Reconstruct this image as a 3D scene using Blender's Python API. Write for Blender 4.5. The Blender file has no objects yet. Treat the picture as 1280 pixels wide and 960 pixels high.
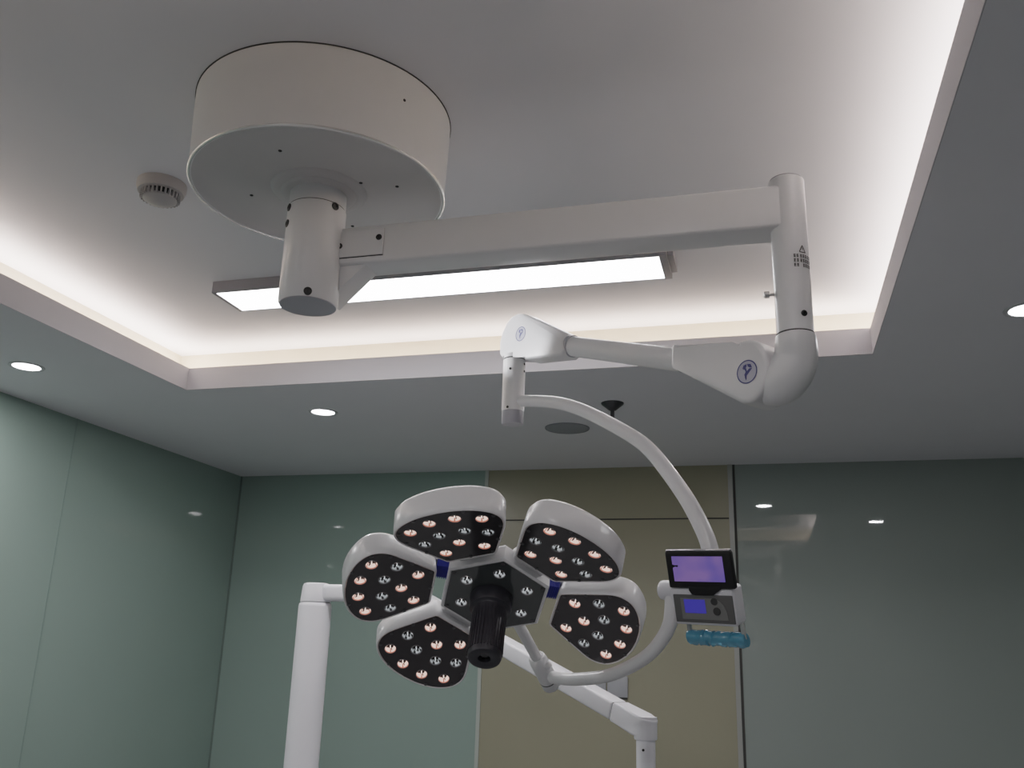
import bpy, bmesh, math, random
from mathutils import Vector, Matrix
random.seed(7)
SC = bpy.context.scene
COL = SC.collection
PI = math.pi
V = Vector

# ------------------------------------------------------------------ materials
def lin(c):
    return tuple(((x / 12.92) if x <= .04045 else ((x + .055) / 1.055) ** 2.4) for x in c)

def mat(name, col, rough=.5, metal=0., spec=.5, emit=None, estr=0., trans=0., noise=0., nscale=8., bump=0., coat=0., alpha=1.):
    m = bpy.data.materials.new(name); m.use_nodes = True
    nt = m.node_tree; b = nt.nodes['Principled BSDF']
    b.inputs['Base Color'].default_value = (*col, 1)
    b.inputs['Roughness'].default_value = rough
    b.inputs['Metallic'].default_value = metal
    b.inputs['Specular IOR Level'].default_value = spec
    b.inputs['Transmission Weight'].default_value = trans
    b.inputs['Coat Weight'].default_value = coat
    b.inputs['Alpha'].default_value = alpha
    if emit:
        b.inputs['Emission Color'].default_value = (*emit, 1)
        b.inputs['Emission Strength'].default_value = estr
    if noise or bump:
        tc = nt.nodes.new('ShaderNodeTexCoord'); nz = nt.nodes.new('ShaderNodeTexNoise')
        nz.inputs['Scale'].default_value = nscale; nz.inputs['Detail'].default_value = 4
        nt.links.new(tc.outputs['Object'], nz.inputs['Vector'])
        if noise:
            mp = nt.nodes.new('ShaderNodeMapRange')
            mp.inputs['To Min'].default_value = 1 - noise; mp.inputs['To Max'].default_value = 1 + noise
            nt.links.new(nz.outputs['Fac'], mp.inputs['Value'])
            mx = nt.nodes.new('ShaderNodeVectorMath'); mx.operation = 'SCALE'
            mx.inputs[0].default_value = col
            nt.links.new(mp.outputs['Result'], mx.inputs['Scale'])
            nt.links.new(mx.outputs['Vector'], b.inputs['Base Color'])
        if bump:
            bp = nt.nodes.new('ShaderNodeBump'); bp.inputs['Strength'].default_value = bump
            bp.inputs['Distance'].default_value = .002
            nt.links.new(nz.outputs['Fac'], bp.inputs['Height'])
            nt.links.new(bp.outputs['Normal'], b.inputs['Normal'])
    return m

M = {}
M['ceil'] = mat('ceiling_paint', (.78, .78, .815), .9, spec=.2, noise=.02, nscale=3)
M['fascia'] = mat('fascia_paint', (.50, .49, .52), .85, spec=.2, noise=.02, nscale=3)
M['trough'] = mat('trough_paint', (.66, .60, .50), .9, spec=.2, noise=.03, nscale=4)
M['glass_green'] = mat('green_glass_panel', (.29, .38, .34), .03, spec=.5, noise=.05, nscale=1.2)
M['glass_grey'] = mat('grey_green_glass_panel', (.285, .325, .305), .02, spec=.55, noise=.05, nscale=1.0)
M['tan'] = mat('tan_panel', (.33, .315, .23), .32, spec=.4, noise=.05, nscale=2)
M['seam'] = mat('dark_seam', (.06, .06, .056), .8)
M['trim'] = mat('pale_trim', (.46, .50, .46), .4, noise=.03)
M['trim2'] = mat('pale_aluminium_trim', (.36, .37, .35), .4, metal=.1, noise=.03)
M['floor'] = mat('vinyl_floor', (.24, .24, .245), .35, noise=.06, nscale=5)
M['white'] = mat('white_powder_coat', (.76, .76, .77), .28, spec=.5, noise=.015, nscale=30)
M['white2'] = mat('white_plastic', (.74, .74, .78), .35, spec=.5, noise=.015, nscale=30)
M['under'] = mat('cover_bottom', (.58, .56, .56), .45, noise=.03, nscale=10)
M['greycap'] = mat('grey_cap', (.38, .38, .42), .4, noise=.02)
M['joint'] = mat('dark_joint', (.05, .05, .05), .8, noise=.02)  # dark colour of joint rings, gaps and buttons
M['screw'] = mat('dark_screw', (.05, .05, .05), .35, metal=.8, noise=.05)
M['steel'] = mat('steel', (.5, .5, .5), .3, metal=1, noise=.05)
M['black'] = mat('black_plate', (.044, .040, .044), .16, spec=.5, noise=.1, nscale=20)
M['hubglass'] = mat('smoked_glass', (.066, .074, .076), .07, spec=.55, noise=.05)
M['handle'] = mat('black_rubber', (.026, .026, .034), .42, noise=.1, nscale=40)
M['dark'] = mat('deep_black', (.004, .004, .005), .6, noise=.05)
M['dot'] = mat('plate_screw', (.08, .08, .085), .4, metal=.4, noise=.05)
M['lens_warm'] = mat('warm_lens', (.35, .2, .17), .25, emit=(1, .70, .60), estr=1.15)
M['lens_cool'] = mat('cool_lens', (.35, .36, .37), .18, emit=(.8, .86, .9), estr=.36, metal=.6)
M['fringe_warm'] = mat('warm_fringe', (.3, .12, .1), .3, emit=(1, .30, .20), estr=.35)
M['fringe_cool'] = mat('cool_fringe', (.25, .25, .26), .3, metal=.5, noise=.05)
M['fringe_clear'] = M['fringe_cool']
M['pin_warm'] = mat('warm_emitter', (.9, .8, .75), .3, emit=(1, .86, .78), estr=1.1)
M['pin_cool'] = mat('cool_emitter', (.8, .8, .8), .3, emit=(.92, .97, 1), estr=.75)
M['lensfloor'] = mat('lens_well', (.03, .025, .025), .2, noise=.05)
M['rim'] = mat('lens_rim', (.30, .28, .28), .25, metal=.7, noise=.05)
M['blue'] = mat('blue_ribbed_link', (.01, .025, .34), .5, noise=.1)
M['emblem'] = mat('emblem_blue', (.06, .07, .22), .4, noise=.05)
M['emblem_bg'] = mat('emblem_pale', (.45, .46, .55), .4, noise=.02)
M['ink'] = mat('ink', (.05, .05, .05), .7, noise=.02)
M['panelglow'] = mat('panel_diffuser', (.9, .9, .9), .5, emit=(1, .985, 1), estr=13.)
M['alu'] = mat('panel_frame', (.3, .3, .33), .4, metal=.4, noise=.03)
M['dl'] = mat('downlight_glow', (.9, .9, .9), .5, emit=(.97, .99, 1), estr=16.)
M['dltrim'] = mat('downlight_trim', (.6, .6, .62), .4, noise=.02)
M['spk'] = mat('speaker_mesh', (.31, .325, .345), .8, noise=.1, nscale=200)
M['sprk'] = mat('sprinkler_metal', (.08, .08, .085), .35, metal=.7, noise=.05)
M['smoke'] = mat('detector_plastic', (.46, .44, .44), .5, noise=.02)
M['lcd'] = mat('blue_lcd', (.02, .02, .2), .3, emit=(.05, .045, .36), estr=.55)
M['panelgrey'] = mat('control_face', (.12, .12, .118), .35, noise=.04)
M['panelgrey2'] = mat('control_face_light', (.2, .2, .195), .35, noise=.04)
M['bluefilm'] = mat('blue_film', (.09, .36, .52), .14, spec=.8, trans=.25, coat=.8, noise=.2, nscale=45, bump=.35)
M['socket'] = mat('socket_plate', (.42, .43, .46), .4, noise=.02)
M['silver'] = mat('monitor_edge', (.4, .38, .4), .25, metal=.8, noise=.02)

def screen_mat():
    m = bpy.data.materials.new('purple_screen'); m.use_nodes = True
    nt = m.node_tree; b = nt.nodes['Principled BSDF']
    tc = nt.nodes.new('ShaderNodeTexCoord'); nz = nt.nodes.new('ShaderNodeTexNoise')
    nz.inputs['Scale'].default_value = 18; nz.inputs['Detail'].default_value = 1
    cr = nt.nodes.new('ShaderNodeValToRGB')
    cr.color_ramp.elements[0].position = .35; cr.color_ramp.elements[0].color = (.115, .085, .36, 1)
    cr.color_ramp.elements[1].position = .62; cr.color_ramp.elements[1].color = (.20, .125, .37, 1)
    nt.links.new(tc.outputs['Object'], nz.inputs['Vector']); nt.links.new(nz.outputs['Fac'], cr.inputs['Fac'])
    nt.links.new(cr.outputs['Color'], b.inputs['Emission Color'])
    b.inputs['Emission Strength'].default_value = .68
    b.inputs['Base Color'].default_value = (.02, .02, .03, 1); b.inputs['Roughness'].default_value = .2
    return m
M['screen'] = screen_mat()

# ------------------------------------------------------------------ helpers
def link(name, me, parent=None, basis=None):
    o = bpy.data.objects.new(name, me); COL.objects.link(o)
    if parent is not None:
        o.parent = parent
    if basis is not None:
        o.matrix_basis = basis
    return o

def obj(name, bm, mats, parent=None, smooth=True, angle=40, local=None):
    """bm holds world coordinates (or local ones when a basis is given)."""
    if not isinstance(mats, (list, tuple)):
        mats = [mats]
    bmesh.ops.recalc_face_normals(bm, faces=bm.faces)
    me = bpy.data.meshes.new(name); bm.to_mesh(me); bm.free()
    for mm in mats:
        me.materials.append(mm)
    if smooth:
        me.polygons.foreach_set('use_smooth', [True] * len(me.polygons))
        try:
            me.set_sharp_from_angle(angle=math.radians(angle))
        except Exception:
            pass
    if local is not None:
        return link(name, me, parent, local)
    if parent is not None:
        me.transform(Matrix.Translation(-parent['_w']))
    return link(name, me, parent)

def V_(o):
    return Vector(o)

WORLD = {}
class Root:
    pass

def thing(name, label, cat, loc, group=None):
    o = bpy.data.objects.new(name, None); COL.objects.link(o)
    o.location = loc; o.empty_display_size = .05
    o['label'] = label; o['category'] = cat
    if group: o['group'] = group
    WORLD[o.name] = Vector(loc)
    return o

def part(name, bm, mats, root, smooth=True, angle=40, parent=None):
    """world-space bmesh -> part of `root` (or sub-part of `parent`, a part sitting at root's origin)."""
    if not isinstance(mats, (list, tuple)):
        mats = [mats]
    bmesh.ops.recalc_face_normals(bm, faces=bm.faces)
    me = bpy.data.meshes.new(name); bm.to_mesh(me); bm.free()
    for mm in mats:
        me.materials.append(mm)
    if smooth:
        me.polygons.foreach_set('use_smooth', [True] * len(me.polygons))
        me.set_sharp_from_angle(angle=math.radians(angle))
    me.transform(Matrix.Translation(-WORLD[root.name]))
    return link(name, me, parent or root)

def struct(name, bm, mats, label=None):
    o = obj(name, bm, mats, None, smooth=False)
    o['kind'] = 'structure'
    return o

def frame_from(z, x=None):
    z = V(z).normalized()
    if x is None:
        x = V((1, 0, 0)) if abs(z.x) < .9 else V((0, 1, 0))
    x = V(x); x = (x - z * x.dot(z)).normalized()
    y = z.cross(x)
    return x, y, z

def fmat(o, x, y, z):
    return Matrix(((x[0], y[0], z[0], o[0]), (x[1], y[1], z[1], o[1]), (x[2], y[2], z[2], o[2]), (0, 0, 0, 1)))

def box(bm, lo, hi, mtx=None, bevel=0., seg=2, mi=0):
    vs = [bm.verts.new((x, y, z)) for x in (lo[0], hi[0]) for y in (lo[1], hi[1]) for z in (lo[2], hi[2])]
    idx = [(0, 1, 3, 2), (4, 6, 7, 5), (0, 4, 5, 1), (2, 3, 7, 6), (0, 2, 6, 4), (1, 5, 7, 3)]
    fs = [bm.faces.new([vs[i] for i in f]) for f in idx]
    for f in fs: f.material_index = mi
    if bevel:
        es = list({e for f in fs for e in f.edges})
        r = bmesh.ops.bevel(bm, geom=es, offset=bevel, segments=seg, profile=.5, affect='EDGES')
        vs = list({v for f in r['faces'] for v in f.verts} | {v for v in vs if v.is_valid})
        for f in r['faces']: f.material_index = mi
    if mtx is not None:
        bmesh.ops.transform(bm, matrix=mtx, verts=vs)
    return vs

def lathe(bm, prof, o, axis=(0, 0, 1), seg=48, mi=0, x=None, mis=None):
    """prof: (radius, height) pairs along axis; radius 0 closes."""
    X, Y, Z = frame_from(axis, x); o = V(o)
    rings = []
    for r, h in prof:
        if r <= 1e-6:
            rings.append([bm.verts.new(o + Z * h)])
        else:
            rings.append([bm.verts.new(o + Z * h + (X * math.cos(a) + Y * math.sin(a)) * r) for a in [2 * PI * i / seg for i in range(seg)]])
    for k in range(len(rings) - 1):
        a, b = rings[k], rings[k + 1]
        m_ = mis[k] if mis else mi
        for i in range(seg):
            j = (i + 1) % seg
            if len(a) == 1 and len(b) == 1: continue
            if len(a) == 1: f = bm.faces.new((a[0], b[i], b[j]))
            elif len(b) == 1: f = bm.faces.new((a[i], a[j], b[0]))
            else: f = bm.faces.new((a[i], a[j], b[j], b[i]))
            f.material_index = m_

def spline(pts, n=8):
    """Catmull-Rom through pts (tuples of any length)."""
    P = [tuple(p) for p in pts]
    P = [tuple(2 * a - b for a, b in zip(P[0], P[1]))] + P + [tuple(2 * a - b for a, b in zip(P[-1], P[-2]))]
    out = []
    for i in range(1, len(P) - 2):
        for k in range(n):
            t = k / n
            out.append(tuple(.5 * (2 * b + (c - a) * t + (2 * a - 5 * b + 4 * c - d) * t * t + (3 * b - a - 3 * c + d) * t ** 3)
                             for a, b, c, d in zip(P[i - 1], P[i], P[i + 1], P[i + 2])))
    out.append(P[-2])
    return out

def tube(bm, pts, rad, seg=24, cap=True, mi=0, up=(0, 0, 1), flat=1.0):
    pts = [V(p) for p in pts]
    if not isinstance(rad, (list, tuple)): rad = [rad] * len(pts)
    rings = []
    prev = None
    for i, p in enumerate(pts):
        d = (pts[min(i + 1, len(pts) - 1)] - pts[max(i - 1, 0)]).normalized()
        if prev is None:
            X, Y, Z = frame_from(d, up if abs(V(up).normalized().dot(d)) < .98 else (1, 0, 0))
        else:
            X = (prev - d * prev.dot(d)).normalized(); Y = d.cross(X)
        prev = X
        rings.append([bm.verts.new(p + (X * math.cos(a) + Y * math.sin(a) * flat) * rad[i]) for a in [2 * PI * k / seg for k in range(seg)]])
    for a, b in zip(rings, rings[1:]):
        for k in range(seg):
            j = (k + 1) % seg
            bm.faces.new((a[k], a[j], b[j], b[k])).material_index = mi
    if cap:
        bm.faces.new(list(reversed(rings[0]))).material_index = mi
        bm.faces.new(rings[-1]).material_index = mi

def prism(bm, poly, mtx, h0, h1, bevel=0., seg=3, mi=0):
    """closed 2D polygon (local x,y) extruded along local z from h0 to h1."""
    a = [bm.verts.new((x, y, h0)) for x, y in poly]; b = [bm.verts.new((x, y, h1)) for x, y in poly]
    n = len(poly)
    fs = [bm.faces.new(list(reversed(a))), bm.faces.new(b)]
    caps = [e for f in fs for e in f.edges]
    for i in range(n):
        fs.append(bm.faces.new((a[i], a[(i + 1) % n], b[(i + 1) % n], b[i])))
    for f in fs: f.material_index = mi
    vs = a + b
    if bevel:
        r = bmesh.ops.bevel(bm, geom=caps, offset=bevel, segments=seg, profile=.5, affect='EDGES')
        vs = list({v for f in r['faces'] for v in f.verts} | {v for v in vs if v.is_valid})
        for f in r['faces']: f.material_index = mi
    bmesh.ops.transform(bm, matrix=mtx, verts=vs)

def screw_bm(p, nrm, r=.006, h=.004):
    bm = bmesh.new()
    lathe(bm, [(0, -h), (r, -h), (r, h * .6), (r * .75, h), (r * .45, h), (r * .4, h * .2), (0, h * .2)], p, nrm, seg=16)
    return bm

# ------------------------------------------------------------------ camera
cam = bpy.data.cameras.new('camera'); co = bpy.data.objects.new('camera', cam); COL.objects.link(co)
cam.sensor_width = 36; cam.lens = 36 * 1148 / 1280; cam.clip_start = .02
RX = V((.9643795577638248, .2628789786417944, .029439958483269666))
DN = V((-.04743977387288777, .2813689373841836, -.9584263085549064))
FW = V((-.2602336189314111, .9228901146201222, .2838173707057388))
co.matrix_world = fmat((0, 0, 1.6), RX, -DN, -FW)
SC.camera = co
SC.view_settings.view_transform = 'Filmic'
SC.view_settings.look = 'None'
SC.view_settings.exposure = 0.0
SC.cycles.use_denoising = True

# ------------------------------------------------------------------ room shell
XL, XR, YB, YF, ZC, ZU = -3.69, 2.3, 5.87, -2.2, 2.8, 3.05
CX0, CX1, CY0, CY1 = -2.705, .44, 1.1, 3.733       # recess opening
TR = .20                                          # width of the light trough behind the fascia
def quad(*pts):
    bm = bmesh.new(); bm.faces.new([bm.verts.new(p) for p in pts]); return bm
bm = bmesh.new(); box(bm, (XL, YF, -.05), (XR, YB, 0)); struct('floor', bm, M['floor'])
bm = bmesh.new(); box(bm, (XL - .1, YF - .1, -.05), (XL, YB + .1, ZC + .4)); struct('wall_left', bm, M['glass_green'])
bm = bmesh.new(); box(bm, (XR, YF - .1, -.05), (XR + .1, YB + .1, ZC + .4)); struct('wall_right', bm, M['glass_grey'])
bm = bmesh.new(); box(bm, (XL, YF - .1, -.05), (XR, YF, ZC + .4)); struct('wall_front', bm, mat('pale_wall', (.6, .6, .6), .5, noise=.03))
PX0, PX1 = -1.81, -.205
bm = bmesh.new(); box(bm, (XL, YB, -.05), (PX0, YB + .1, ZC + .4)); struct('wall_back_left', bm, M['glass_green'])
bm = bmesh.new(); box(bm, (PX0, YB + .0, -.05), (PX1, YB + .1, ZC + .4)); struct('wall_back_middle', bm, M['tan'])
bm = bmesh.new(); box(bm, (PX1, YB, -.05), (XR, YB + .1, ZC + .4)); struct('wall_back_right', bm, M['glass_grey'])
# lower ceiling: a slab with the rectangular opening
bm = bmesh.new()
t = .02
for lo, hi in [((XL, YF), (CX0 - .003, YB)), ((CX1 + .003, YF), (XR, YB)), ((CX0 - .003, YF), (CX1 + .003, CY0 - .003)), ((CX0 - .003, CY1 + .003), (CX1 + .003, YB))]:
    box(bm, (lo[0], lo[1], ZC), (hi[0], hi[1], ZC + t))
struct('ceiling', bm, M['ceil'])
bm = bmesh.new(); box(bm, (CX0 - TR - .05, CY0 - TR - .05, ZU), (CX1 + TR + .05, CY1 + TR + .05, ZU + .03)); struct('ceiling_recess', bm, M['ceil'])
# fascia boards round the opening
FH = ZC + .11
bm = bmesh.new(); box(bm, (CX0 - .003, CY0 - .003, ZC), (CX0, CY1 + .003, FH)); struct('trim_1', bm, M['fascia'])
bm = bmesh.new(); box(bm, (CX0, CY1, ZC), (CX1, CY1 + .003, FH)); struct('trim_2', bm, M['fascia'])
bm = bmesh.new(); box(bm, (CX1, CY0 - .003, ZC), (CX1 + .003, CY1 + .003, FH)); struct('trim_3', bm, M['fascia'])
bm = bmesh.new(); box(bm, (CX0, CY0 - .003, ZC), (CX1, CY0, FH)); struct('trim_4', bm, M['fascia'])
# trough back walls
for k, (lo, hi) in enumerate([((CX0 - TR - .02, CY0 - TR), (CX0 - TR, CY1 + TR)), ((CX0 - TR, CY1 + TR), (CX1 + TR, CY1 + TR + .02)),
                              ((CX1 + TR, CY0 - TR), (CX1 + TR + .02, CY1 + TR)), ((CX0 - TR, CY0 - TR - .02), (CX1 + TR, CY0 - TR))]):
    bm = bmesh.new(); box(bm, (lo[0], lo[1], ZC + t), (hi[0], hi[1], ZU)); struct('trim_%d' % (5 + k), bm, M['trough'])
# wall trims and seams
bm = bmesh.new(); box(bm, (PX0 - .012, YB - .006, 0), (PX0 + .012, YB, ZC)); struct('trim_9', bm, M['trim'])
bm = bmesh.new(); box(bm, (PX1 - .018, YB - .010, 0), (PX1 + .010, YB, ZC)); struct('trim_10', bm, M['trim2'])
bm = bmesh.new(); box(bm, (PX1 + .012, YB - .004, 0), (PX1 + .026, YB, ZC)); struct('trim_11', bm, M['seam'])
bm = bmesh.new(); box(bm, (PX0 + .014, YB - .003, 2.458), (PX1 - .02, YB, 2.466)); struct('trim_12', bm, M['seam'])
bm = bmesh.new(); box(bm, (XL, YB - .004, 0), (XL + .012, YB, ZC)); struct('trim_13', bm, mat('corner_seam', (.16, .21, .19), .5))
bm = bmesh.new(); box(bm, (XL, 4.155, 0), (XL + .002, 4.162, ZC)); struct('trim_14', bm, mat('panel_joint', (.22, .30, .27), .3))

# ------------------------------------------------------------------ lights
def area(name, loc, sx, sy, power, col, rot=(PI, 0, 0)):
    l = bpy.data.lights.new(name, 'AREA'); l.shape = 'RECTANGLE'; l.size = sx; l.size_y = sy; l.energy = power; l.color = col
    o = bpy.data.objects.new(name, l); COL.objects.link(o); o.location = loc; o.rotation_euler = rot
    return o
ZS = ZC + .09
WARM = (1., .84, .72)
LX, LY = CX1 - CX0 + 2 * TR - .14, CY1 - CY0 + 2 * TR - .14
CXM, CYM = (CX0 + CX1) / 2, (CY0 + CY1) / 2
area('cove_light_back', (CXM, CY1 + .13, ZS), LX, .03, 9.5, WARM)
area('cove_light_left', (CX0 - .13, CYM, ZS), .03, LY, 11.5, (1., .87, .79))
area('cove_light_right', (CX1 + .13, CYM, ZS), .03, LY, 14., (1., .88, .83))
area('cove_light_front', (CXM, CY0 - .13, ZS), LX, .03, 2., WARM)

def spot_under(loc, power):
    l = bpy.data.lights.new('downlight_or_fill_beam', 'AREA'); l.shape = 'DISK'; l.size = .115; l.energy = power; l.color = (1., .965, .985)
    o = bpy.data.objects.new('downlight_or_fill_beam', l); COL.objects.link(o); o.location = loc
    return o

l = bpy.data.lights.new('housing_fill_spot', 'SPOT'); l.energy = 420; l.spot_size = math.radians(6.5); l.spot_blend = .5; l.shadow_soft_size = .02; l.color = (.97, .97, 1.)  # added unseen spot that brightens the spring arm's front housing
o = bpy.data.objects.new('housing_fill_spot', l); COL.objects.link(o); o.location = (-3.1, 1.87, 2.77)
o.rotation_euler = (V((-.755, 2.64, 2.575)) - o.location).to_track_quat('-Z', 'Y').to_euler()
w = bpy.data.worlds.new('world'); SC.world = w; w.use_nodes = True
w.node_tree.nodes['Background'].inputs['Color'].default_value = (.5, .55, .6, 1)
w.node_tree.nodes['Background'].inputs['Strength'].default_value = .0

# ------------------------------------------------------------------ ceiling fixtures
def make_downlight():
    t0 = thing('downlight', 'x', 'light', (0, 0, 0), 'recessed downlights')
    bm = bmesh.new(); lathe(bm, [(.060, .02), (.060, -.002), (.068, -.005), (.076, -.003), (.078, .004), (.078, .02)], (0, 0, 0), seg=40)
    part('trim_ring', bm, M['dltrim'], t0)
    bm = bmesh.new(); lathe(bm, [(0, -.002), (.050, -.003), (.0605, -.001), (.0605, .004), (0, .004)], (0, 0, 0), seg=40)
    part('diffuser', bm, M['dl'], t0)
    return t0
DL = [(-3.22, 3.26, 'round white recessed downlight in the ceiling above the left green wall'),
      (-2.221, 4.236, 'round white recessed downlight between the recess and the back wall, left of the pendant arm'),
      (.905, 3.325, 'round white recessed downlight at the right edge of the photo, right of the ceiling recess'),
      (-.015, 4.25, 'recessed downlight hidden behind the surgical light elbow, mirrored brightly in the grey glass'),
      (-.03, .30, 'round white recessed downlight behind the viewer, mirrored faintly in the grey glass')]
d0 = make_downlight()
for k, (x, y, lab) in enumerate(DL):
    if k == 0: r = d0
    else:
        r = d0.copy(); COL.objects.link(r)
        for ch in d0.children:
            c = ch.copy(); COL.objects.link(c); c.parent = r
    r.location = (x, y, ZC - .0005); r['label'] = lab
    spot_under((x, y, ZC - .0075), (8, 8, 4.5, 5, 9)[k])
for x, y, pw in [(-2.3, .0, 11), (-3.22, 1.5, 7), (-1.1, -.9, 12)]:  # added unseen fill lamps without fixtures, to brighten surfaces facing the camera
    spot_under((x, y, ZC - .0075), pw)

# fluorescent panel
px0, px1, py0, py1 = -2.165, -.303, 3.068, 3.287
pt = thing('ceiling_light_panel', 'long bright white rectangular light panel in a grey frame on the recessed ceiling', 'light panel', ((px0 + px1) / 2, (py0 + py1) / 2, ZU))
bm = bmesh.new()
for lo, hi in [((px0, py0), (px1, py0 + .008)), ((px0, py1 - .008), (px1, py1)), ((px0, py0 + .008), (px0 + .016, py1 - .008)), ((px1 - .028, py0 + .008), (px1, py1 - .008))]:
    box(bm, (lo[0], lo[1], 3.0), (hi[0], hi[1], ZU))
part('panel_frame', bm, M['alu'], pt, smooth=False)
bm = bmesh.new(); box(bm, (px0 + .016, py0 + .008, 3.002), (px1 - .028, py1 - .008, 3.012)); part('diffuser', bm, M['panelglow'], pt, smooth=False)
bm = bmesh.new(); box(bm, (px1 - .006, py0 + .03, 3.012), (px1 + .022, py1 - .03, ZU)); part('end_bracket', bm, M['alu'], pt, smooth=False)

# smoke detector
sx, sy = -1.86, 2.295
sm = thing('smoke_detector', 'round white smoke detector with dark slots on the ceiling left of the canopy', 'smoke detector', (sx, sy, ZU))
bm = bmesh.new(); lathe(bm, [(0, 0), (.078, 0), (.078, -.018), (.072, -.034), (.066, -.036), (0, -.036)], (sx, sy, ZU)); part('base', bm, M['smoke'], sm)
bm = bmesh.new(); lathe(bm, [(0, -.036), (.058, -.036), (.050, -.052), (0, -.052)], (sx, sy, ZU)); ch_ = part('sensor_chamber', bm, M['dark'], sm)
bm = bmesh.new()
for k in range(28):
    a = 2 * PI * k / 28
    mtx = Matrix.Translation((sx, sy, ZU)) @ Matrix.Rotation(a, 4, 'Z')
    box(bm, (.047, -.0026, -.056), (.063, .0026, -.034), mtx)
part('slot_fins', bm, M['smoke'], sm, smooth=False)
bm = bmesh.new(); lathe(bm, [(0, -.052), (.054, -.052), (.053, -.058), (.040, -.066), (.02, -.070), (0, -.071)], (sx, sy, ZU)); part('dome', bm, M['smoke'], sm)

# ceiling speaker and sprinkler
sp = thing('ceiling_speaker', 'flat round grey speaker grille flush in the ceiling near the back wall', 'speaker', (-1.024, 4.767, ZC))
bm = bmesh.new(); lathe(bm, [(0, 0), (.114, 0), (.114, -.004), (.104, -.006), (0, -.007)], (-1.024, 4.767, ZC)); part('grille', bm, M['spk'], sp)
bm = bmesh.new(); lathe(bm, [(.113, 0), (.122, 0), (.121, -.005), (.114, -.006), (.113, 0)], (-1.024, 4.767, ZC)); part('rim', bm, mat('speaker_rim', (.26, .27, .29), .6, noise=.03), sp)
kx, ky = -.70, 4.304
sk = thing('fire_sprinkler', 'small dark metal fire sprinkler hanging from the ceiling behind the curved arm', 'sprinkler', (kx, ky, ZC))
bm = bmesh.new(); lathe(bm, [(0, 0), (.056, 0), (.054, -.006), (.034, -.022), (.018, -.036), (.012, -.038), (0, -.038)], (kx, ky, ZC)); part('escutcheon', bm, M['sprk'], sk)
bm = bmesh.new(); lathe(bm, [(0, -.037), (.010, -.037), (.010, -.07), (.013, -.072), (.013, -.08), (.005, -.085), (.004, -.105), (.0, -.105)], (kx, ky, ZC), seg=16)
for s in (-1, 1): tube(bm, [(kx + s * .011, ky, ZC - .076), (kx + s * .012, ky, ZC - .095), (kx + s * .003, ky, ZC - .108)], .003, seg=8)
part('frame', bm, M['sprk'], sk)
bm = bmesh.new(); lathe(bm, [(0, -.107), (.017, -.107), (.017, -.110), (0, -.110)], (kx, ky, ZC), seg=20); part('deflector', bm, M['sprk'], sk)

# wall sockets
st = thing('wall_socket', 'wide pale socket plate on the tan wall panel behind the curved arm', 'socket', (-.925, YB, 1.44))
bm = bmesh.new(); box(bm, (-.988, YB - .014, 1.378), (-.862, YB, 1.50), None, .004); part('socket_plate', bm, M['socket'], st)
bm = bmesh.new(); box(bm, (-.986, YB - .010, 1.366), (-.866, YB, 1.3785)); part('bottom_gasket', bm, M['seam'], st)
st = thing('switch_plate', 'narrow pale plate with a dark screw left of the wall socket', 'switch', (-1.06, YB, 1.44))
bm = bmesh.new(); box(bm, (-1.12, YB - .012, 1.388), (-.996, YB, 1.50), None, .004); part('plate', bm, M['socket'], st)
part('screw', screw_bm((-1.055, YB - .012, 1.428), (0, -1, 0), .009, .004), M['screw'], st)

# ------------------------------------------------------------------ SURGICAL LIGHT
AX, AY = -1.16, 2.072
SL = thing('surgical_light', 'white ceiling-mounted surgical light with round canopy, jointed arms and five-petal lamp head', 'surgical light', (AX, AY, ZU))
W = M['white']
# canopy drum
bm = bmesh.new()
prof = [(0, 0), (.3545, 0), (.3545, -.004), (.3535, -.05), (.348, -.205)]
prof += [(.3475, -.228), (.3465, -.2315), (.3445, -.2325), (.342, -.2322), (.338, -.230)]
lathe(bm, prof, (AX, AY, ZU), seg=128)
can = part('canopy', bm, W, SL)
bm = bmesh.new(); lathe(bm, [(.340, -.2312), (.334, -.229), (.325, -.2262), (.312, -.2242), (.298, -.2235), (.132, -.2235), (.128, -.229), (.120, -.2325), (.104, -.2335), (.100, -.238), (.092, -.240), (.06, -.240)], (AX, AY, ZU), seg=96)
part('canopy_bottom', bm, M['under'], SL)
bm = bmesh.new(); lathe(bm, [(.3465 + .0042 * math.cos(a_ * PI / 6), -.2305 + .0042 * math.sin(a_ * PI / 6)) for a_ in range(13)], (AX, AY, ZU), seg=128)
part('canopy_highlight_bead', bm, mat('highlight_rim', (.95, .94, .92), .12, spec=.9, metal=.55, noise=.01), SL)  # glossy bead added to draw the bright highlight along the canopy edge
bm = bmesh.new(); lathe(bm, [(.3565, 0), (.3565, -.003), (.354, -.003), (.354, 0)], (AX, AY, ZU), seg=128); part('canopy_gasket', bm, M['joint'], SL)
ZD = ZU - .2235
for x, y in [(.135, -.02), (.225, .02), (-.20, -.02), (-.12, -.02), (0, .22), (0, -.22)]:
    part('screw', screw_bm((AX + x, AY + y, ZD), (0, 0, -1), .005, .002), M['screw'], SL)
a = math.radians(-28); part('screw', screw_bm((AX + .352 * math.cos(a), AY + .352 * math.sin(a), ZU - .085), (math.cos(a), math.sin(a), 0), .004, .002), M['screw'], SL)
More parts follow.
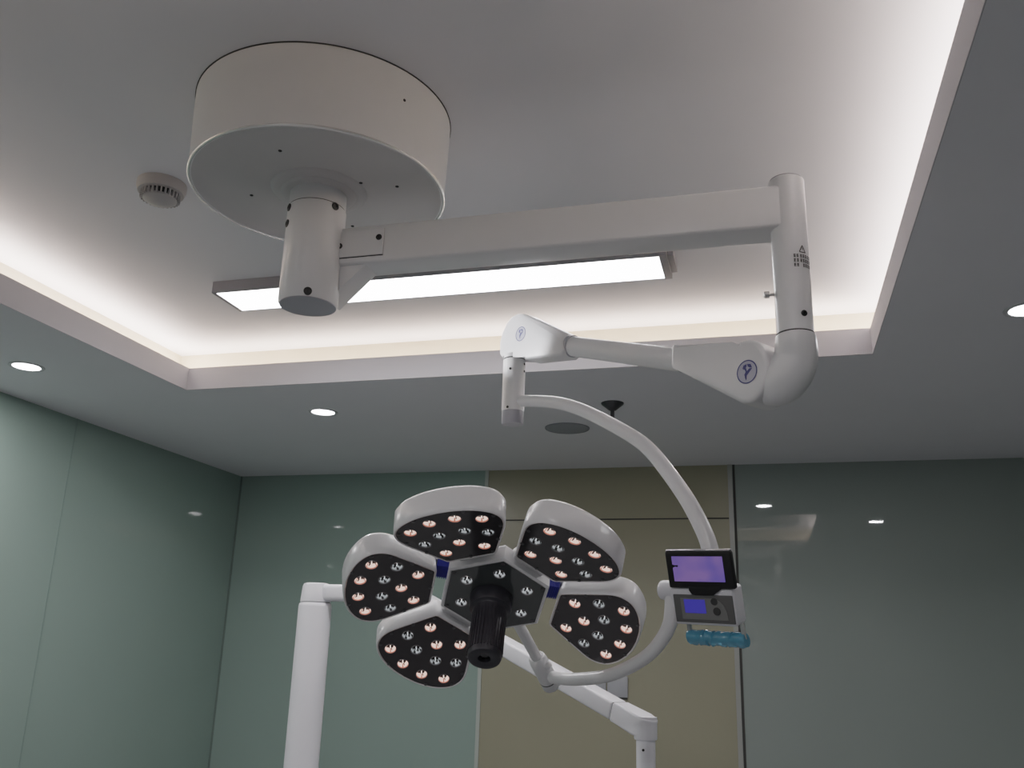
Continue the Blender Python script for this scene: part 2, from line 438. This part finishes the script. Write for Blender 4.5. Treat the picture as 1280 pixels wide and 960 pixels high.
# column: fixed collar and rotating sleeve
RC = .0795
bm = bmesh.new(); lathe(bm, [(.0, 2.822), (.0775, 2.822), (.0775, 2.767), (0, 2.767)], (AX, AY, 0), seg=64); part('mounting_collar', bm, W, SL)
bm = bmesh.new(); lathe(bm, [(.0, 2.769), (.0772, 2.769), (.0772, 2.764), (0, 2.764)], (AX, AY, 0), seg=64); part('joint_ring', bm, M['joint'], SL)
bm = bmesh.new(); lathe(bm, [(0, 2.765), (RC - .002, 2.765), (RC, 2.763), (RC, 2.49), (RC - .004, 2.484), (0, 2.484)], (AX, AY, 0), seg=64); part('column', bm, W, SL)
bm = bmesh.new(); lathe(bm, [(0, 2.4845), (RC - .0045, 2.4845), (RC - .0045, 2.482), (0, 2.481)], (AX, AY, 0), seg=64); part('column_cap', bm, M['greycap'], SL)
def on_col(ang, z, r=RC):
    return (AX + r * math.sin(ang), AY - r * math.cos(ang), z), (math.sin(ang), -math.cos(ang), 0)
camang = math.atan2(-AX, AY)          # direction from the column to the viewer
for off, z in [(-1.22, 2.752), (.62, 2.755), (-1.25, 2.705), (-.05, 2.496)]:
    p, n_ = on_col(camang + off, z); part('screw', screw_bm(p, n_, .011, .003), M['screw'], SL)
# horizontal arm
AY0, AY1, AZ0, AZ1 = 2.075, 2.172, 2.598, 2.708
BX, BY = .085, 2.113
bm = bmesh.new(); box(bm, (AX + .03, AY0, AZ0), (BX - .005, AY1, AZ1), None, .008, 3); part('horizontal_arm', bm, W, SL)
# cover plate on the arm
bm = bmesh.new(); box(bm, (-1.12, AY0 - .003, 2.618), (-.955, AY0 + .002, 2.694), None, .0015, 1)
cov = part('cover_plate', bm, W, SL)
bm = bmesh.new(); box(bm, (-1.10, AY0 - .0015, 2.6155), (-.954, AY0 + .001, 2.6178)); part('cover_gap', bm, M['joint'], SL)
bm = bmesh.new(); box(bm, (-.9552, AY0 - .0015, 2.617), (-.9530, AY0 + .001, 2.694)); part('cover_gap', bm, M['under'], SL)
for x, z in [(-1.082, 2.652), (-.968, 2.668)]:
    part('screw', screw_bm((x, AY0 - .003, z), (0, -1, 0), .0085, .003), M['screw'], SL)
# gusset under the arm
bm = bmesh.new(); prism(bm, [(AX + .05, 2.60), (-1.005, 2.60), (AX + .05, 2.50)], fmat((0, 0, 0), (1, 0, 0), (0, 0, 1), (0, -1, 0)), -2.16, -2.085, .003, 2); part('gusset', bm, W, SL)
# vertical post
RP = .0425
bm = bmesh.new(); lathe(bm, [(0, 2.733), (RP - .004, 2.733), (RP, 2.729), (RP, 2.336), (0, 2.336)], (BX, BY, 0), seg=56); part('post', bm, W, SL)
bm = bmesh.new(); lathe(bm, [(0, 2.7325), (RP - .003, 2.7325), (RP - .003, 2.735), (0, 2.735)], (BX, BY, 0), seg=56); part('post_cap', bm, M['greycap'], SL)
bm = bmesh.new(); lathe(bm, [(0, 2.3365), (RP + .0005, 2.3365), (RP + .0005, 2.329), (0, 2.329)], (BX, BY, 0), seg=56); part('joint_ring', bm, M['joint'], SL)
pang = math.atan2(-BX, BY)
def on_post(ang, z, r=RP):
    return V((BX + r * math.sin(ang), BY - r * math.cos(ang), z)), V((math.sin(ang), -math.cos(ang), 0))
p, n_ = on_post(pang - 1.45, 2.438)
bm = bmesh.new(); lathe(bm, [(0, -.004), (.004, -.004), (.004, .010), (.0085, .011), (.0085, .022), (.006, .024), (0, .024)], p, n_, seg=18); part('thumb_screw', bm, M['steel'], SL)
p, n_ = on_post(pang + .55, 2.374); part('screw', screw_bm(p, n_, .0075, .003), M['screw'], SL)
# printed warning mark: triangle and three short rows of small characters
bm = bmesh.new()
def ink_quad(a0, a1, z0, z1):
    n = 3; r = RP + .0013
    for i in range(n):
        b0, b1 = a0 + (a1 - a0) * i / n, a0 + (a1 - a0) * (i + 1) / n
        bm.faces.new([bm.verts.new(on_post(x, z, r)[0]) for x, z in ((b0, z0), (b1, z0), (b1, z1), (b0, z1))])
def ink_line(p0, p1, wd=.0012):
    (a0, z0), (a1, z1) = p0, p1
    dx, dz = (a1 - a0) * RP, z1 - z0; L = math.hypot(dx, dz); nx, nz = -dz / L * wd / 2, dx / L * wd / 2
    r = RP + .0013
    bm.faces.new([bm.verts.new(on_post(x, z, r)[0]) for x, z in ((a0 + nx / RP, z0 + nz), (a0 - nx / RP, z0 - nz), (a1 - nx / RP, z1 - nz), (a1 + nx / RP, z1 + nz))])
ac = pang + .68
T3 = [(ac - .19, 2.527), (ac + .19, 2.527), (ac, 2.544)]
for i in range(3): ink_line(T3[i], T3[(i + 1) % 3], .0024)
ink_line((ac, 2.5385), (ac, 2.532), .002)
for row in range(3):
    z = 2.517 - row * .0115
    for c in range(7):
        a0 = pang + .16 + c * .155 + (.04 if c > 1 else 0)
        if row == 2 and c == 2: continue
        for s in range(3):
            zz = z - .0035 + s * .0032
            ink_line((a0, zz), (a0 + .115, zz), .0020)
        ink_line((a0 + .03 + .05 * random.random(), z - .004), (a0 + .03 + .05 * random.random(), z + .004), .0016)
part('warning_print', bm, M['ink'], SL, smooth=False)

# spring arm
th = math.radians(35)
A = V((-math.cos(th), math.sin(th), 0)); NF = V((-math.sin(th), -math.cos(th), 0))
BO = V((.095, 2.115, 0))
def S3(s, z, n=0.): return BO + A * s + NF * n + V((0, 0, z))
FR = fmat(BO, A, V((0, 0, 1)), A.cross(V((0, 0, 1))))       # local x along the arm, y up
if (A.cross(V((0, 0, 1)))).dot(NF) < 0: SG = -1
else: SG = 1
# knuckle under the post
bm = bmesh.new()
kp = spline([(BX, BY, 2.330, .0455), (BX, BY, 2.316, .0475), (*S3(.014, 2.285), .050), (*S3(.030, 2.252), .0525), (*S3(.062, 2.230), .0515), (*S3(.105, 2.232), .044)], 6)
tube(bm, [q[:3] for q in kp], [q[3] for q in kp], seg=40, up=A)
part('elbow', bm, W, SL)
# paddle: flat-faced housing, big rounded end at the elbow and tapering outwards
pz, ps, pr = 2.262, .115, .078
poly = []
for k in range(15):
    aa = math.radians(62 + (285 - 62) * k / 14)
    poly.append((ps + pr * .95 * math.cos(aa) * (1 if math.cos(aa) > 0 else .8), pz + pr * math.sin(aa)))
poly += [(.338, 2.318), (.348, 2.327), (.344, 2.379), (.335, 2.384)]
bm = bmesh.new(); prism(bm, poly, FR, -.0535, .0535, .011, 4); part('spring_arm_housing', bm, W, SL, angle=50)
# tube
bm = bmesh.new()
tube(bm, [S3(.30, 2.337), S3(.345, 2.352), S3(.80, 2.505), S3(.84, 2.518)], [.031, .031, .030, .030], seg=32, up=NF, flat=1.)
part('spring_arm', bm, W, SL)
bm = bmesh.new(); tube(bm, [S3(.334, 2.349), S3(.349, 2.3535)], .0325, seg=32); part('joint_ring', bm, M['greycap'], SL)
bm = bmesh.new(); tube(bm, [S3(.766, 2.494), S3(.779, 2.498)], .0335, seg=32); part('joint_ring', bm, M['greycap'], SL)
# front housing
bm = bmesh.new()
poly = [(.773, 2.472), (.785, 2.462), (.95, 2.488), (.975, 2.508), (1.062, 2.516), (1.078, 2.535), (1.080, 2.575), (1.070, 2.605), (1.050, 2.632), (1.025, 2.648), (.995, 2.652), (.965, 2.645), (.79, 2.541), (.775, 2.530)]
prism(bm, poly, FR, -.036, .036, .008, 4)
c1, c2, c3 = S3(.962, 2.632, .037), S3(.775, 2.503, .037), S3(.775, 2.536, .010)
cnrm = (c2 - c1).cross(c3 - c1).normalized()
if cnrm.dot(NF) < 0: cnrm = -cnrm
cut = bmesh.ops.bisect_plane(bm, geom=bm.verts[:] + bm.edges[:] + bm.faces[:], plane_co=c1, plane_no=cnrm, clear_outer=True)
bmesh.ops.contextual_create(bm, geom=[e for e in cut['geom_cut'] if isinstance(e, bmesh.types.BMEdge)])
part('front_housing', bm, W, SL, angle=50)
# emblems on the flat sides
def emblem(s, z, r, n):
    bm = bmesh.new(); o = S3(s, z, n); X, Y, Z = -A, V((0, 0, 1)), NF
    def pt(x, y, h=0): return o + X * x + Y * y + Z * h
    N_ = 40
    d = [bm.verts.new(pt(r * math.cos(2 * PI * k / N_), r * math.sin(2 * PI * k / N_), .0006)) for k in range(N_)]
    bm.faces.new(d).material_index = 0
    for r0, r1 in ((r * .90, r), ):
        a_ = [bm.verts.new(pt(r0 * math.cos(2 * PI * k / N_), r0 * math.sin(2 * PI * k / N_), .0011)) for k in range(N_)]
        b_ = [bm.verts.new(pt(r1 * math.cos(2 * PI * k / N_), r1 * math.sin(2 * PI * k / N_), .0011)) for k in range(N_)]
        for k in range(N_):
            j = (k + 1) % N_
            bm.faces.new((a_[k], b_[k], b_[j], a_[j])).material_index = 1
    for P in ([(-.42, .34), (-.30, .60), (.02, .66), (-.02, .40), (-.20, .30)], [(.06, .66), (.40, .58), (.52, .26), (.30, .30), (.10, .44)],
              [(-.44, .28), (-.20, .22), (-.12, .02), (-.26, -.20), (-.14, -.62), (.0, -.30), (.42, .10), (.54, .22), (.24, .24), (.02, .06), (-.06, .34)],
              [(-.14, -.70), (-.06, -.62), (-.02, -.34), (-.16, -.22), (-.22, -.4)]):
        try: bm.faces.new([bm.verts.new(pt(x * r, y * r, .0013)) for x, y in P]).material_index = 1
        except Exception: pass
    part('emblem', bm, [M['emblem_bg'], M['emblem']], SL, smooth=False)
emblem(.112, 2.258, .029, .0535)
emblem(.972, 2.577, .024, .0355)
# stub below the front housing
SX, SY = -.755, 2.697
bm = bmesh.new(); lathe(bm, [(0, 2.525), (.0335, 2.525), (.0335, 2.508), (.0355, 2.506), (.0355, 2.338), (0, 2.338)], (SX, SY, 0), seg=48); part('yoke_spindle', bm, W, SL)
bm = bmesh.new(); lathe(bm, [(0, 2.512), (.034, 2.512), (.034, 2.506), (0, 2.506)], (SX, SY, 0), seg=48); part('joint_ring', bm, M['joint'], SL)
bm = bmesh.new(); lathe(bm, [(0, 2.339), (.0340, 2.339), (.0345, 2.300), (.032, 2.296), (0, 2.296)], (SX, SY, 0), seg=48); part('spindle_cap', bm, M['greycap'], SL)
sang = math.atan2(-SX, SY)
for off, z in [(-.35, 2.470), (1.15, 2.468), (1.15, 2.492), (-.5, 2.345)]:
    aa = sang + off; part('screw', screw_bm((SX + .0355 * math.sin(aa), SY - .0355 * math.cos(aa), z), (math.sin(aa), -math.cos(aa), 0), .004, .002), M['screw'], SL)
# upper yoke arm
up = [(SX + .01, SY - .005, 2.366, .0185), (-.711, 2.676, 2.365, .0185), (-.602, 2.625, 2.342, .019), (-.516, 2.585, 2.306, .0193), (-.422, 2.541, 2.249, .0197), (-.341, 2.503, 2.192, .020), (-.295, 2.482, 2.148, .0203),
      (-.250, 2.461, 2.087, .0207), (-.200, 2.438, 2.010, .0213), (-.162, 2.420, 1.934, .0215), (-.143, 2.411, 1.879, .0215), (-.135, 2.407, 1.815, .0215), (-.133, 2.406, 1.755, .0215)]
q = spline(up, 8)
bm = bmesh.new(); tube(bm, [x[:3] for x in q], [x[3] for x in q], seg=28); part('upper_yoke_arm', bm, W, SL)
# control unit
cw = V((.9135, -.4067, 0)); chh = V((-.1324, -.2974, .9455)); cn = V((-.3846, -.8638, -.3256))
rr = math.radians(-2.6)
cw, chh = (cw * math.cos(rr) + chh * math.sin(rr)), (chh * math.cos(rr) - cw * math.sin(rr))
OB, OM = V((-.15, 2.36, 1.73)), V((-.15, 2.33, 1.80))
BF, MF = fmat(OB, cw, chh, cn), fmat(OM, cw, chh, cn)
bm = bmesh.new(); box(bm, (-.105, -.050, -.060), (.0715, .046, -.004), BF, .009, 4); cu = part('control_box', bm, M['white2'], SL)
bm = bmesh.new(); lathe(bm, [(0, -.140), (.021, -.140), (.024, -.137), (.025, -.130), (.025, -.085), (0, -.085)], OB + chh * .030 + cn * -.030, cw, seg=36); part('pivot_barrel', bm, M['white2'], SL)
bm = bmesh.new(); box(bm, (-.092, -.042, -.006), (.068, .028, -.001), BF, .002, 2); part('control_face', bm, M['panelgrey'], SL)
bm = bmesh.new()
prism(bm, [(-.072, -.033), (.052, -.033), (.050, -.012), (.044, .004), (.034, .014), (.020, .020), (-.072, .020)], BF, -.0015, .0003); part('keypad_film', bm, M['panelgrey2'], SL, smooth=False)
bm = bmesh.new(); box(bm, (-.062, -.017, 0), (-.005, .017, .0012), BF); part('lcd_display', bm, M['lcd'], SL, smooth=False)
for x, y, r_ in [(.020, .013, .009), (.024, -.011, .010)]:
    bm = bmesh.new(); lathe(bm, [(0, 0), (r_, 0), (r_ * .95, .0018), (0, .002)], OB + cw * x + chh * y, cn, seg=24); part('button', bm, M['joint'], SL)
# lower grip wrapped in blue film
clear_ = mat('clear_bracket', (.4, .43, .42), .2, noise=.03)
for x in (-.074, .071):
    bm = bmesh.new(); pts = [OB + cw * x + chh * -.045 + cn * -.03, OB + cw * x + chh * -.086 + cn * -.03]
    tube(bm, pts, .006, seg=12, up=cw)
    part('grip_bracket', bm, clear_, SL)
bm = bmesh.new()
gp, gr = [], []
for k in range(31):
    x = -.078 + .155 * k / 30
    gp.append(OB + cw * x + chh * (-.0885 + .001 * math.sin(k * 1.3)) + cn * -.03); gr.append(.0185 + .0012 * math.sin(k * 2.1) + .0008 * random.uniform(-1, 1))
gr[0] = .017; gr[-1] = .0165
tube(bm, gp, gr, seg=24, up=chh)
part('film_wrapped_grip', bm, M['bluefilm'], SL)
# monitor
bm = bmesh.new(); box(bm, (-.106, -.031, -.018), (.073, .062, -.001), MF, .005, 3); part('monitor', bm, M['dark'], SL)
bm = bmesh.new(); box(bm, (-.103, .0615, -.016), (.070, .0655, -.003), MF, .0015, 2); part('monitor_edge', bm, M['silver'], SL)
bm = bmesh.new(); prism(bm, [(-.087, -.013), (.050, -.013), (.050, .0495), (-.087, .0495)], MF, -.001, .0004); part('monitor_screen', bm, M['screen'], SL, smooth=False)
bm = bmesh.new(); prism(bm, [(-.087, .021), (-.080, .024), (-.074, .023), (-.071, .026), (-.073, .028), (-.080, .0275), (-.087, .029)], MF, .0004, .0008); part('screen_blob', bm, M['dark'], SL, smooth=False)  # small dark blob at the left of the screen
bm = bmesh.new(); prism(bm, [(-.052, -.024), (.034, -.024), (.031, -.034), (.013, -.046), (-.045, -.046), (-.052, -.036)], MF, -.035, .001, .003, 2); part('monitor_foot', bm, M['dark'], SL)

# ---- lamp head
H = V((-.7232, 2.45, 1.7508))
U = V((.9229, .3587, -.1400)).normalized(); N = V((.1033, -.5808, -.8074)).normalized(); VV = N.cross(U).normalized()
if VV.dot(V((.371, -.7307, .5731))) < 0: VV = -VV
U = VV.cross(N).normalized()
HF = fmat(H, U, VV, N)
RL = Matrix.Translation(-WORLD[SL.name])
# hub
def hexpoly(r, rot=30): return [(r * math.cos(math.radians(rot + 60 * k)), r * math.sin(math.radians(rot + 60 * k))) for k in range(6)]
def offset_poly(P, d):
    n = len(P); out = []
    ar = sum(P[i][0] * P[(i + 1) % n][1] - P[(i + 1) % n][0] * P[i][1] for i in range(n))
    s = 1 if ar > 0 else -1
    for i in range(n):
        a, b, c = P[i - 1], P[i], P[(i + 1) % n]
        t1 = V((b[0] - a[0], b[1] - a[1])).normalized(); t2 = V((c[0] - b[0], c[1] - b[1])).normalized()
        n1 = V((-t1.y, t1.x)) * s; n2 = V((-t2.y, t2.x)) * s
        m_ = (n1 + n2); m_ = m_ / max(m_.dot(n1), .35)
        out.append((b[0] + m_.x * d, b[1] + m_.y * d))
    return out
def shell(bm, P, levels, capz=None):
    """loops of the polygon inset by d at height z, joined; last loop capped."""
    loops = [[bm.verts.new((x, y, z)) for x, y in offset_poly(P, d)] for d, z in levels]
    n = len(P)
    for a, b in zip(loops, loops[1:]):
        for i in range(n): bm.faces.new((a[i], a[(i + 1) % n], b[(i + 1) % n], b[i]))
    bm.faces.new(loops[-1])
def plate(P, holes, z, hr, dots=(), thick=None):
    """flat plate with round holes; small screw heads as second material."""
    bm = bmesh.new()
    es = []
    def loop(Q):
        vs = [bm.verts.new((x, y, z)) for x, y in Q]
        return [bm.edges.new((vs[i], vs[(i + 1) % len(vs)])) for i in range(len(vs))]
    es += loop(P)
    for hx, hy in holes: es += loop([(hx + hr * math.cos(2 * PI * k / 24), hy + hr * math.sin(2 * PI * k / 24)) for k in range(24)])
    bmesh.ops.triangle_fill(bm, use_beauty=True, use_dissolve=False, edges=es)
    for f in bm.faces:
        f.normal_update()
        if f.normal.z < 0: f.normal_flip()
    for dx, dy in dots:
        lathe(bm, [(.0052, z), (.0052, z + .0015), (.0025, z + .002), (0, z + .002)], (dx, dy, 0), seg=12, mi=1)
    return bm
HR = .0160
hubP = hexpoly(.158)
bm = bmesh.new(); shell(bm, hubP, [(.010, -.002), (.005, .001), (0, -.004), (0, -.045), (.012, -.062), (.04, -.070)])
hub = obj('hub', bm, W, SL, local=RL @ HF, angle=35)
hub_leds = [(.0955 * math.cos(math.radians(a_)), .0955 * math.sin(math.radians(a_))) for a_ in (150, 91, 31, -29, -90, -151)]
bm = plate(offset_poly(hubP, .009), hub_leds, -.0005, HR, [(.138 * math.cos(math.radians(a_)), .138 * math.sin(math.radians(a_))) for a_ in (30, 90, 150, 210, 270, 330)])
o_ = obj('hub_plate', bm, [M['hubglass'], M['dot']], hub, smooth=False, local=Matrix())
# one LED (reflector cup with emitter pin), two kinds sharing shape
def led_mesh(kind):
    bm = bmesh.new()
    prof = [(HR + .0018, 0), (HR + .0012, .0012), (HR - .0006, .0010), (HR - .0016, -.002), (HR - .0040, -.0075), (HR - .0075, -.0115), (0, -.0122)]
    lathe(bm, prof, (0, 0, 0), seg=24, mis=[1, 1, 4, 0, 0, 2])
    bm.faces.ensure_lookup_table()
    for k, f in enumerate(bm.faces):                 # facets of the reflector, some dark
        ring, seg = divmod(k, 24)
        if ring in (3, 4):
            if kind == 'warm' and seg % 8 == 0: f.material_index = 4
            if kind != 'warm' and seg % 6 in ((0, 1) if ring == 3 else (0, 3, 4)): f.material_index = 2
    lathe(bm, [(.0022, -.0122), (.0018, -.006), (.0013, -.003), (0, -.0026)], (0, 0, 0), seg=10, mi=3)
    for a_ in (0, PI * 2 / 3, PI * 4 / 3):
        mtx = Matrix.Rotation(a_ + PI / 6, 4, 'Z')
        box(bm, (.002, -.0007, -.011), (HR - .004, .0007, -.0050), mtx, mi=2)
    bmesh.ops.recalc_face_normals(bm, faces=bm.faces)
    me = bpy.data.meshes.new('led_' + kind); bm.to_mesh(me); bm.free()
    for m_ in (M['lens_' + kind], M['rim'], M['lensfloor'], M['pin_' + kind], M['fringe_' + kind]): me.materials.append(m_)
    me.polygons.foreach_set('use_smooth', [True] * len(me.polygons)); me.set_sharp_from_angle(angle=math.radians(50))
    return me
LED = {k: led_mesh(k) for k in ('warm', 'cool')}
M['lens_clear'] = mat('clear_lens', (.55, .57, .58), .12, metal=.7, emit=(.9, .95, 1), estr=.38, noise=.05)
M['pin_clear'] = mat('clear_emitter', (.9, .9, .9), .2, emit=(.95, 1, 1), estr=.9)
LED['clear'] = led_mesh('clear')
for x, y in hub_leds:
    link('led_lens', LED['clear'], hub, Matrix.Translation((x, y, -.0005)))
# handle
bm = bmesh.new()
lathe(bm, [(0, -.002), (.056, -.002), (.0585, .002), (.0585, .030), (.055, .040), (.048, .044), (.0465, .048), (.045, .10), (.0445, .188), (.042, .195), (.036, .1975), (.026, .197), (.0165, .1945), (.0155, .184), (0, .184)], (0, 0, 0), seg=56)
bmesh.ops.translate(bm, verts=bm.verts, vec=(-.006, -.006, 0))
hd = obj('handle', bm, M['handle'], SL, local=RL @ HF)
bm = bmesh.new(); lathe(bm, [(0, .185), (.0152, .185), (.012, .187), (0, .188)], (-.006, -.006, 0), seg=32)
obj('camera_lens', bm, mat('lens_glass', (.006, .006, .008), .05, spec=.8), hd, local=Matrix())
bm = bmesh.new()
for k in range(32):
    a_ = 2 * PI * k / 32
    mtx = Matrix.Translation((-.006, -.006, 0)) @ Matrix.Rotation(a_, 4, 'Z')
    box(bm, (.0437, -.0016, .058), (.0467, .0016, .180), mtx)
obj('grip_ribs', bm, M['handle'], hd, smooth=False, local=Matrix())

# pods
half = [(.0, .4075), (.045, .4035), (.09, .390), (.122, .370), (.139, .349), (.1455, .325), (.143, .302), (.134, .280), (.085, .1935), (.071, .1705)]
half2 = spline(half[:8], 5)[:-1] + [half[7], (.1095, .2365), half[8], (.076, .1785), (.0705, .1695), (.062, .1655)]
podP = [(x, y) for x, y in half2] + [(-x, y) for x, y in reversed(half2[1:])]
podP = podP[::-1]                                  # counter-clockwise
leds = [('warm', s * .0961, .3413) for s in (-1, 1)] + [('warm', s * .0338, .3652) for s in (-1, 1)] + \
       [('cool', s * .0865, .2743) for s in (-1, 1)] + [('cool', s * .0344, .3019) for s in (-1, 1)] + \
       [('warm', s * .0533, .2142) for s in (-1, 1)] + [('warm', 0., .2534)]
dots = [(s * .128, .345) for s in (-1, 1)] + [(s * .066, .388) for s in (-1, 1)] + [(s * .127, .295) for s in (-1, 1)] + [(s * .064, .182) for s in (-1, 1)] + [(s * .098, .235) for s in (-1, 1)] + [(0, .176)]
bm = bmesh.new(); shell(bm, podP, [(.0065, -.0025), (.003, .0005), (0, -.003), (-.001, -.02), (-.001, -.062), (.006, -.073), (.022, -.081), (.05, -.085)])
bmesh.ops.recalc_face_normals(bm, faces=bm.faces)
podme = bpy.data.meshes.new('light_pod'); bm.to_mesh(podme); bm.free(); podme.materials.append(W)
podme.polygons.foreach_set('use_smooth', [True] * len(podme.polygons)); podme.set_sharp_from_angle(angle=math.radians(38))
bm = plate(offset_poly(podP, .0062), [(x, y) for _, x, y in leds], -.001, HR, dots)
facem = bpy.data.meshes.new('face_plate'); bm.to_mesh(facem); bm.free(); facem.materials.append(M['black']); facem.materials.append(M['dot'])
tilt = .2497; r0 = .15
for k, deg in enumerate((120, 60, 0, -120, 180)):
    a_ = math.radians(deg)
    er = U * math.cos(a_) + VV * math.sin(a_); et = U * math.sin(a_) - VV * math.cos(a_)
    R1 = er * math.cos(tilt) + N * math.sin(tilt); Z1 = et.cross(R1)
    O1 = H + er * r0 - R1 * r0
    pod = link('light_pod', podme, SL, RL @ fmat(O1, et, R1, Z1))
    link('face_plate', facem, pod, Matrix())
    for kind, x, y in leds:
        link('led_lens', LED[kind], pod, Matrix.Translation((x, y, -.001)))
    # bridge between hub and pod
    if deg in (120, 60, -120):
        bm = bmesh.new(); box(bm, (-.052, .12, -.058), (.052, .20, -.022), None, .006, 3)
        obj('pod_link', bm, W, SL, local=RL @ fmat(H, et, er, N))
# blue ribbed links at the left and right pods
for xs, sgn in ((-.152, 1), (.152, -1)):
    bm = bmesh.new(); box(bm, (xs - .017, .012, -.052), (xs + .017, .058, -.026))
    for j in range(6):
        xx = xs - .014 + j * .0056
        box(bm, (xx - .0014, .010, -.054), (xx + .0014, .060, -.023))
    obj('blue_link', bm, M['blue'], SL, smooth=False, local=RL @ HF)
    bm = bmesh.new(); box(bm, (xs - .03, .020, -.068), (xs + .03, .05, -.053)); obj('link_bar', bm, W, SL, smooth=False, local=RL @ HF)
# neck and pivot
e60 = U * math.cos(math.radians(-60)) + VV * math.sin(math.radians(-60))
def NK(L, n=-.06): return H + e60 * L + N * n
bm = bmesh.new(); tube(bm, [NK(.10, -.045), NK(.17, -.055), NK(.375)], [.017, .0165, .016], seg=24); part('neck', bm, W, SL)
bm = bmesh.new()
q = [(.352, .020), (.358, .0255), (.372, .0275), (.462, .0285)]
tube(bm, [NK(a_) for a_, b_ in q], [b_ for a_, b_ in q], seg=32); part('pivot_sleeve', bm, W, SL)
bm = bmesh.new(); tube(bm, [NK(.461), NK(.465)], .0288, seg=32); part('joint_ring', bm, M['joint'], SL)
bm = bmesh.new(); tube(bm, [NK(.464), NK(.495), NK(.501)], [.0285, .0285, .024], seg=32); part('pivot_cap', bm, W, SL)
kn = NK(.368) + U * .026 + N * .01
bm = bmesh.new(); lathe(bm, [(0, -.02), (.009, -.02), (.009, -.004), (.0125, 0), (.0125, .010), (.008, .016), (0, .017)], kn, (U + N * .5).normalized(), seg=20); part('lock_knob', bm, W, SL)
# lower yoke arm
lw = [(-.640, 2.815, 1.542, .0180), (-.585, 2.760, 1.540, .0180), (-.541, 2.716, 1.542, .0180), (-.452, 2.627, 1.553, .0178), (-.379, 2.555, 1.577, .0176), (-.315, 2.491, 1.611, .0176),
      (-.273, 2.449, 1.650, .0180), (-.249, 2.426, 1.690, .0185), (-.242, 2.419, 1.730, .0190), (-.241, 2.418, 1.765, .0190)]
q = spline(lw, 8)
bm = bmesh.new(); tube(bm, [x[:3] for x in q], [x[3] for x in q], seg=28); part('lower_yoke_arm', bm, W, SL)

# ------------------------------------------------------------------ FLOOR-STANDING ARM behind the lamp
QX, QY = -1.945, 3.80
W2 = mat('lit_white_coat', (.9, .9, .95), .3, noise=.01, nscale=30)  # white raised so the light falling on this arm is in its colour
FS = thing('floor_standing_arm', 'white floor-standing post with a jointed arm behind the lamp head', 'medical arm', (QX, QY, 0))
bm = bmesh.new(); lathe(bm, [(0, 0), (.26, 0), (.26, .03), (.24, .05), (.11, .07), (.09, .12), (0, .12)], (QX, QY, 0), seg=64); part('base', bm, W2, FS)
bm = bmesh.new(); lathe(bm, [(0, .1), (.0725, .1), (.0725, 1.782), (.070, 1.795), (.064, 1.800), (0, 1.800)], (QX, QY, 0), seg=56); part('post', bm, W2, FS)
bm = bmesh.new(); lathe(bm, [(0, 1.799), (.0625, 1.799), (.0625, 1.806), (0, 1.806)], (QX, QY, 0), seg=48); part('joint_ring', bm, M['joint'], FS)
bm = bmesh.new(); lathe(bm, [(0, 1.803), (.0665, 1.803), (.0665, 1.810), (.062, 1.870), (.057, 1.881), (.045, 1.885), (0, 1.886)], (QX, QY, 0), seg=56); part('swivel_head', bm, W2, FS)
bm = bmesh.new(); box(bm, (QX, QY - .04, 1.808), (-1.49, QY + .04, 1.879), None, .018, 4); part('boom', bm, W2, FS)
bm = bmesh.new(); lathe(bm, [(0, 1.785), (.044, 1.785), (.045, 1.79), (.045, 1.884), (.040, 1.891), (0, 1.892)], (-1.465, QY, 0), seg=40); part('knuckle', bm, W2, FS)
P0, P1 = V((-1.43, 3.80, 1.815)), V((-.394, 3.05, 1.402))
D = (P1 - P0).normalized(); Sd = V((0, 0, 1)).cross(D).normalized(); Up = D.cross(Sd)
L = (P1 - P0).length
AF = fmat(P0, D, Sd, Up)
bm = bmesh.new(); box(bm, (0, -.034, -.03), (L - .125, .034, .03), AF, .009, 3); part('spring_arm', bm, W2, FS)
bm = bmesh.new(); box(bm, (L - .126, -.032, -.028), (L - .122, .032, .028), AF); part('joint_ring', bm, M['joint'], FS, smooth=False)
bm = bmesh.new()
poly = [(L - .123, -.034), (L - .02, -.037)] + [(L - .005 + .037 * math.cos(a_), .037 * math.sin(a_)) for a_ in [(-80 + 160 * k / 12) * PI / 180 for k in range(13)]] + [(L - .02, .037), (L - .123, .034)]
prism(bm, poly, AF, -.032, .031, .008, 3); part('end_cap', bm, W2, FS)
bm = bmesh.new(); lathe(bm, [(0, 1.43), (.036, 1.43), (.036, 1.367), (.034, 1.363), (0, 1.363)], (P1.x, P1.y, 0), seg=40); part('end_collar', bm, W2, FS)
bm = bmesh.new(); lathe(bm, [(0, 1.366), (.0295, 1.366), (.0295, 1.02), (.026, 1.01), (0, 1.01)], (P1.x, P1.y, 0), seg=40); part('drop_tube', bm, W2, FS)
part('screw', screw_bm((P1.x - .004, P1.y - .0295, 1.335), (0, -1, 0), .004, .002), M['screw'], FS)
